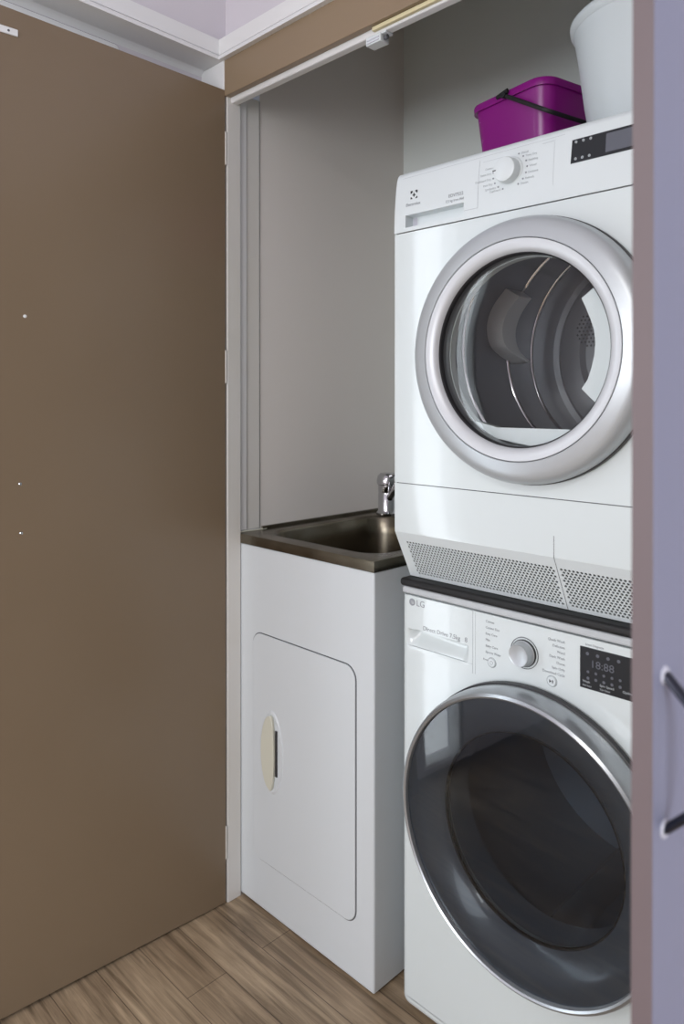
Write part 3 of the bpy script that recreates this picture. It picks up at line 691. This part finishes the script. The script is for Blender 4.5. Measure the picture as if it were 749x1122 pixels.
# round door
ro = .2250
dd = MB().lathe([(ro-.008, DY+.001), (ro-.002, DY-.003), (ro, DY-.014), (ro-.001, DY-.026), (ro-.005, DY-.035), (ro-.012, DY-.041), (ro-.022, DY-.045), (ro-.036, DY-.0475), (.1865, DY-.048), (.1855, DY-.0465)], DC, seg=160).build('door', M['silver'], dy, smooth=60)
MB().lathe([(ro-.005, DY-.0003), (ro+.0015, DY-.003), (ro+.0012, DY-.011), (ro-.001, DY-.012)], DC, seg=160).build('door_seal', M['gasket'], dd)
MB().lathe([(.1856, DY-.0455), (.1848, DY-.0455), (.1846, DY-.0462)], DC, seg=160).build('ring_groove', M['gasket'], dd)
MB().lathe([(.1846, DY-.0462), (.1838, DY-.0478), (.178, DY-.0475), (.170, DY-.045), (.1645, DY-.040), (.1630, DY-.036)], DC, seg=160).build('inner_ring', M['silver2'], dd, smooth=60)
MB().lathe([(.1630, DY-.036), (.1612, DY-.0345), (.1600, DY-.031), (.1603, DY-.0255)], DC, seg=128).build('window_gasket', M['gasket'], dd, smooth=60)
MB().lathe([(.1603, DY-.0255), (.1606, DY-.001), (.163, DY+.0008)], DC, seg=128).build('door_tunnel', M['tunnel'], dd, smooth=60)
MB().lathe([(.1605, DY-.026), (.14, DY-.029), (.10, DY-.031), (.05, DY-.0322), (0, DY-.0325)], DC, seg=96).build('window_glass', M['glass'], dd, smooth=60, face=(0, -1, 0))
# white inner frame closing the window bottom; its right crescent stands in for a reflection
HC = (-.6853, 1.3204)
arc = []
a0 = math.atan2(1.4064-DC[1], -.5439-DC[0]); a1 = math.atan2(1.1812-DC[1], -.7773-DC[0]) + 2*PI
for i in range(41): a = a0 + (a1-a0)*i/40; arc.append((DC[0]+.1595*math.cos(a), DC[1]+.1595*math.sin(a)))
hole = arc + [(-.72, 1.1812), (-.65, 1.1815), (-.5782, 1.1815), (-.5362, 1.2219), (-.550, 1.2345), (-.5632, 1.2474), (-.553, 1.262), (-.547, 1.2796), (-.542, 1.30), (-.5403, 1.3209), (-.5425, 1.34), (-.5487, 1.3584), (-.556, 1.376), (-.5636, 1.3922)]
b = MB(); out_ = []
for x, z in hole:
    a = math.atan2(z-DC[1], x-DC[0]); out_.append((DC[0]+.1625*math.cos(a), DC[1]+.1625*math.sin(a)))
Y1_ = DY-.006
for i in range(len(hole)):
    j = (i+1) % len(hole)
    P = lambda q, y: (q[0], y, q[1])
    b.quad(P(out_[i], Y1_), P(out_[j], Y1_), P(hole[j], Y1_), P(hole[i], Y1_)); b.quad(P(hole[i], Y1_), P(hole[j], Y1_), P(hole[j], Y1_+.016), P(hole[i], Y1_+.016))
b.build('frame_and_reflection', M['appl'], dd, smooth=30)
# drum seen through the glass
MC = (-.663, 1.335); DRR = .240
MB().lathe([(.19, DY+.014), (.192, DY+.03), (.205, DY+.036), (DRR, DY+.038), (DRR, DY+.515)], MC, seg=128).build('drum', M['drumsteel'], dy)
rw = MB().lathe([(DRR, DY+.515), (.225, DY+.516), (.215, DY+.505), (.19, DY+.50), (.165, DY+.500), (.155, DY+.512), (.10, DY+.516), (0, DY+.518)], MC, seg=128).build('drum_back', M['drumsteel'], dy)
b = MB()
for i in range(9):
    for j in range(9):
        x, z = -.836+.0095*i+.0047*(j % 2), 1.355+.0085*j
        if math.hypot(x+.796, z-1.39) < .04: b.lathe([(0, DY+.4988), (.0026, DY+.4988)], (x, z), seg=8)
b.build('vent_holes', M['gasket'], rw)
for yy in (1.252, 1.42, 1.522):
    MB().lathe([(DRR+.001, yy-.004), (DRR-.0035, yy-.0018), (DRR-.005, yy), (DRR-.0035, yy+.0018), (DRR+.001, yy+.004)], MC, seg=128).build('drum_rib', M['chrome'], dy, smooth=60)
def paddle(ang):  # curved paddle, outlined after a bright reflection in the door glass
    b = MB(); cl = catm([(1.385, .118), (1.368, .078), (1.368, .040), (1.392, .004), (1.452, -.022)], 5); hw_ = catm([(.026, 0), (.029, 0), (.028, 0), (.024, 0), (.010, 0)], 5)
    rows = []
    for (yy, zz), (h_, _) in zip(cl, hw_):
        a_ = math.asin(max(-.95, min(.95, zz/.215)))
        rows.append([(r_, a_, yy+o_) for r_, o_ in ((DRR-.001, -h_-.008), (DRR-.034, -h_+.002), (DRR-.036, 0), (DRR-.034, h_-.002), (DRR-.001, h_+.008))])
    V = [[b.bm.verts.new((MC[0]-r_*math.cos(q+ang), yy, MC[1]+r_*math.sin(q+ang))) for r_, q, yy in row] for row in rows]
    for A, B in zip(V, V[1:]):
        for k in range(4): b.bm.faces.new((A[k], A[k+1], B[k+1], B[k]))
    b.bm.faces.new(V[0]); b.bm.faces.new(V[-1][::-1])
    b.build('drum_paddle', M['paddle'], dy, smooth=40)
for ang in (0, 2*PI/3, 4*PI/3): paddle(ang)
# lint filter sill under the opening
MB().box(-.80, -.53, DY+.016, DY+.045, 1.150, 1.168).build('filter_sill', M['appl'], dy, bevel=.003)

# ------------------------------------------------------------------ purple bucket on the dryer
zb0, zr = ZT+.0005, 1.860
FL, FR = Vector((-.9415, 1.322)), Vector((-.730, 1.279)); u = (FR-FL).normalized(); v = Vector((-u.y, u.x)); wl = (FR-FL).length; dl = .255
C2 = FL + u*wl/2 + v*dl/2
bk = thing('bucket', (C2.x, C2.y, zb0), 'purple rectangular plastic bucket with black handle, standing on the dryer', 'bucket')
def rr2(sx, sy, r, z, n=7):
    o = []
    for x, y in rrect(-sx, sx, -sy, sy, r, n): q = C2 + u*x + v*y; o.append((q.x, q.y, z))
    return o
hx_, hy_ = wl/2, dl/2
rings = [rr2(hx_*.80, hy_*.80, .025, zb0), rr2(hx_*.815, hy_*.815, .028, zb0+.004), rr2(hx_*.955, hy_*.955, .034, zr-.014), rr2(hx_*.96, hy_*.96, .034, zr-.014),
         rr2(hx_*1.0, hy_*1.0, .036, zr-.015), rr2(hx_*1.005, hy_*1.005, .036, zr-.004), rr2(hx_*.995, hy_*.995, .036, zr), rr2(hx_*.955, hy_*.955, .034, zr), rr2(hx_*.945, hy_*.945, .034, zr-.006), rr2(hx_*.79, hy_*.79, .025, zb0+.004)]
b = MB(); V = [[b.bm.verts.new(p) for p in q] for q in rings]
for A, B in zip(V, V[1:]):
    for i in range(len(A)): j = (i+1) % len(A); b.bm.faces.new((A[i], A[j], B[j], B[i]))
b.bm.faces.new(V[0][::-1]); b.bm.faces.new(V[-1])
bb = b.build('bucket_body', M['purple'], bk, smooth=50)
def W3(x, y, z): q = C2 + u*x + v*y; return (q.x, q.y, z)
hdl = []
ph = math.radians(35); rad = .155
for sgn, n in ((-1, 0),):
    pass
dirx, dirz = math.cos(math.radians(-31)), math.sin(math.radians(-31))
hz0 = zr-.010; yo = hy_*1.005+.005
x0_ = .006
hdl = [W3(x0_, -yo, hz0), W3(x0_+dirx*.05, -yo-.001, hz0+dirz*.05), W3(x0_+dirx*.10, -yo-.001, hz0+dirz*.10)]
for i in range(9): a = PI/2*i/8; rr = .02; hdl.append(W3(x0_+dirx*(.115+rr*math.sin(a)), -yo-.001+rr*(1-math.cos(a)), hz0+dirz*(.115+rr*math.sin(a))))
hdl += [(lambda p: p)(W3(x0_+dirx*.135, 0, hz0+dirz*.135))]
back = [(2*0, 0, 0)]
mir = []
for i in range(9): a = PI/2*(8-i)/8; rr = .02; mir.append(W3(x0_+dirx*(.115+rr*math.sin(a)), yo+.001-rr*(1-math.cos(a)), hz0+dirz*(.115+rr*math.sin(a))))
hdl += mir + [W3(x0_+dirx*.10, yo+.001, hz0+dirz*.10), W3(x0_, yo, hz0)]
MB().tube(hdl, .004, seg=10, flat=(.0022, .0044)).build('handle', M['black'], bk)
for sg in (-1, 1):
    b = MB(); pts = []
    q0, q1 = W3(x0_, sg*(yo-.004), hz0), W3(x0_, sg*(yo+.005), hz0)
    b.tube([q0, q1], .0065, seg=16); b.build('handle_pivot', M['black'], bk)
MB().tube([W3(x0_-.022, -yo+.002, hz0+.003), W3(x0_+.010, -yo+.000, hz0+.007)], .004, seg=10, flat=(.003, .0045)).build('pivot_bracket', M['black'], bk)
b = MB()
for i in range(16):
    x = random.uniform(-.8, .8)*hx_; z = random.uniform(zb0+.04, zr-.02); k = .80+.155*(z-zb0)/(zr-zb0)
    y = -hy_*(k+.004); s_ = random.uniform(.0007, .0017)
    b.bm.faces.new([b.bm.verts.new(W3(x+s_*1.5*math.cos(t), y, z+s_*math.sin(t))) for t in [PI/3*q for q in range(6)]])
b.build('dirt_specks', M['dust'], bb)['kind'] = 'stuff'

# ------------------------------------------------------------------ white tub on the dryer
tc_ = (-.535, 1.314)
tb = thing('plastic_tub', (tc_[0], tc_[1], ZT), 'round white plastic laundry tub on the dryer, right of the purple bucket', 'tub')
MB().lathe([(0, ZT+.0006), (.100, ZT+.0006), (.105, ZT+.004), (.118, ZT+.08), (.129, ZT+.165), (.136, ZT+.208), (.133, ZT+.210), (.126, ZT+.165), (.102, ZT+.006), (0, ZT+.004)], tc_, axis='Z', seg=96).build('tub_body', M['basket'], tb, smooth=45)
MB().lathe([(.1362, ZT+.2075), (.142, ZT+.214), (.143, ZT+.222), (.139, ZT+.226), (.133, ZT+.224), (.1328, ZT+.2105)], tc_, axis='Z', seg=96).build('tub_rim', M['basket'], tb, smooth=60)
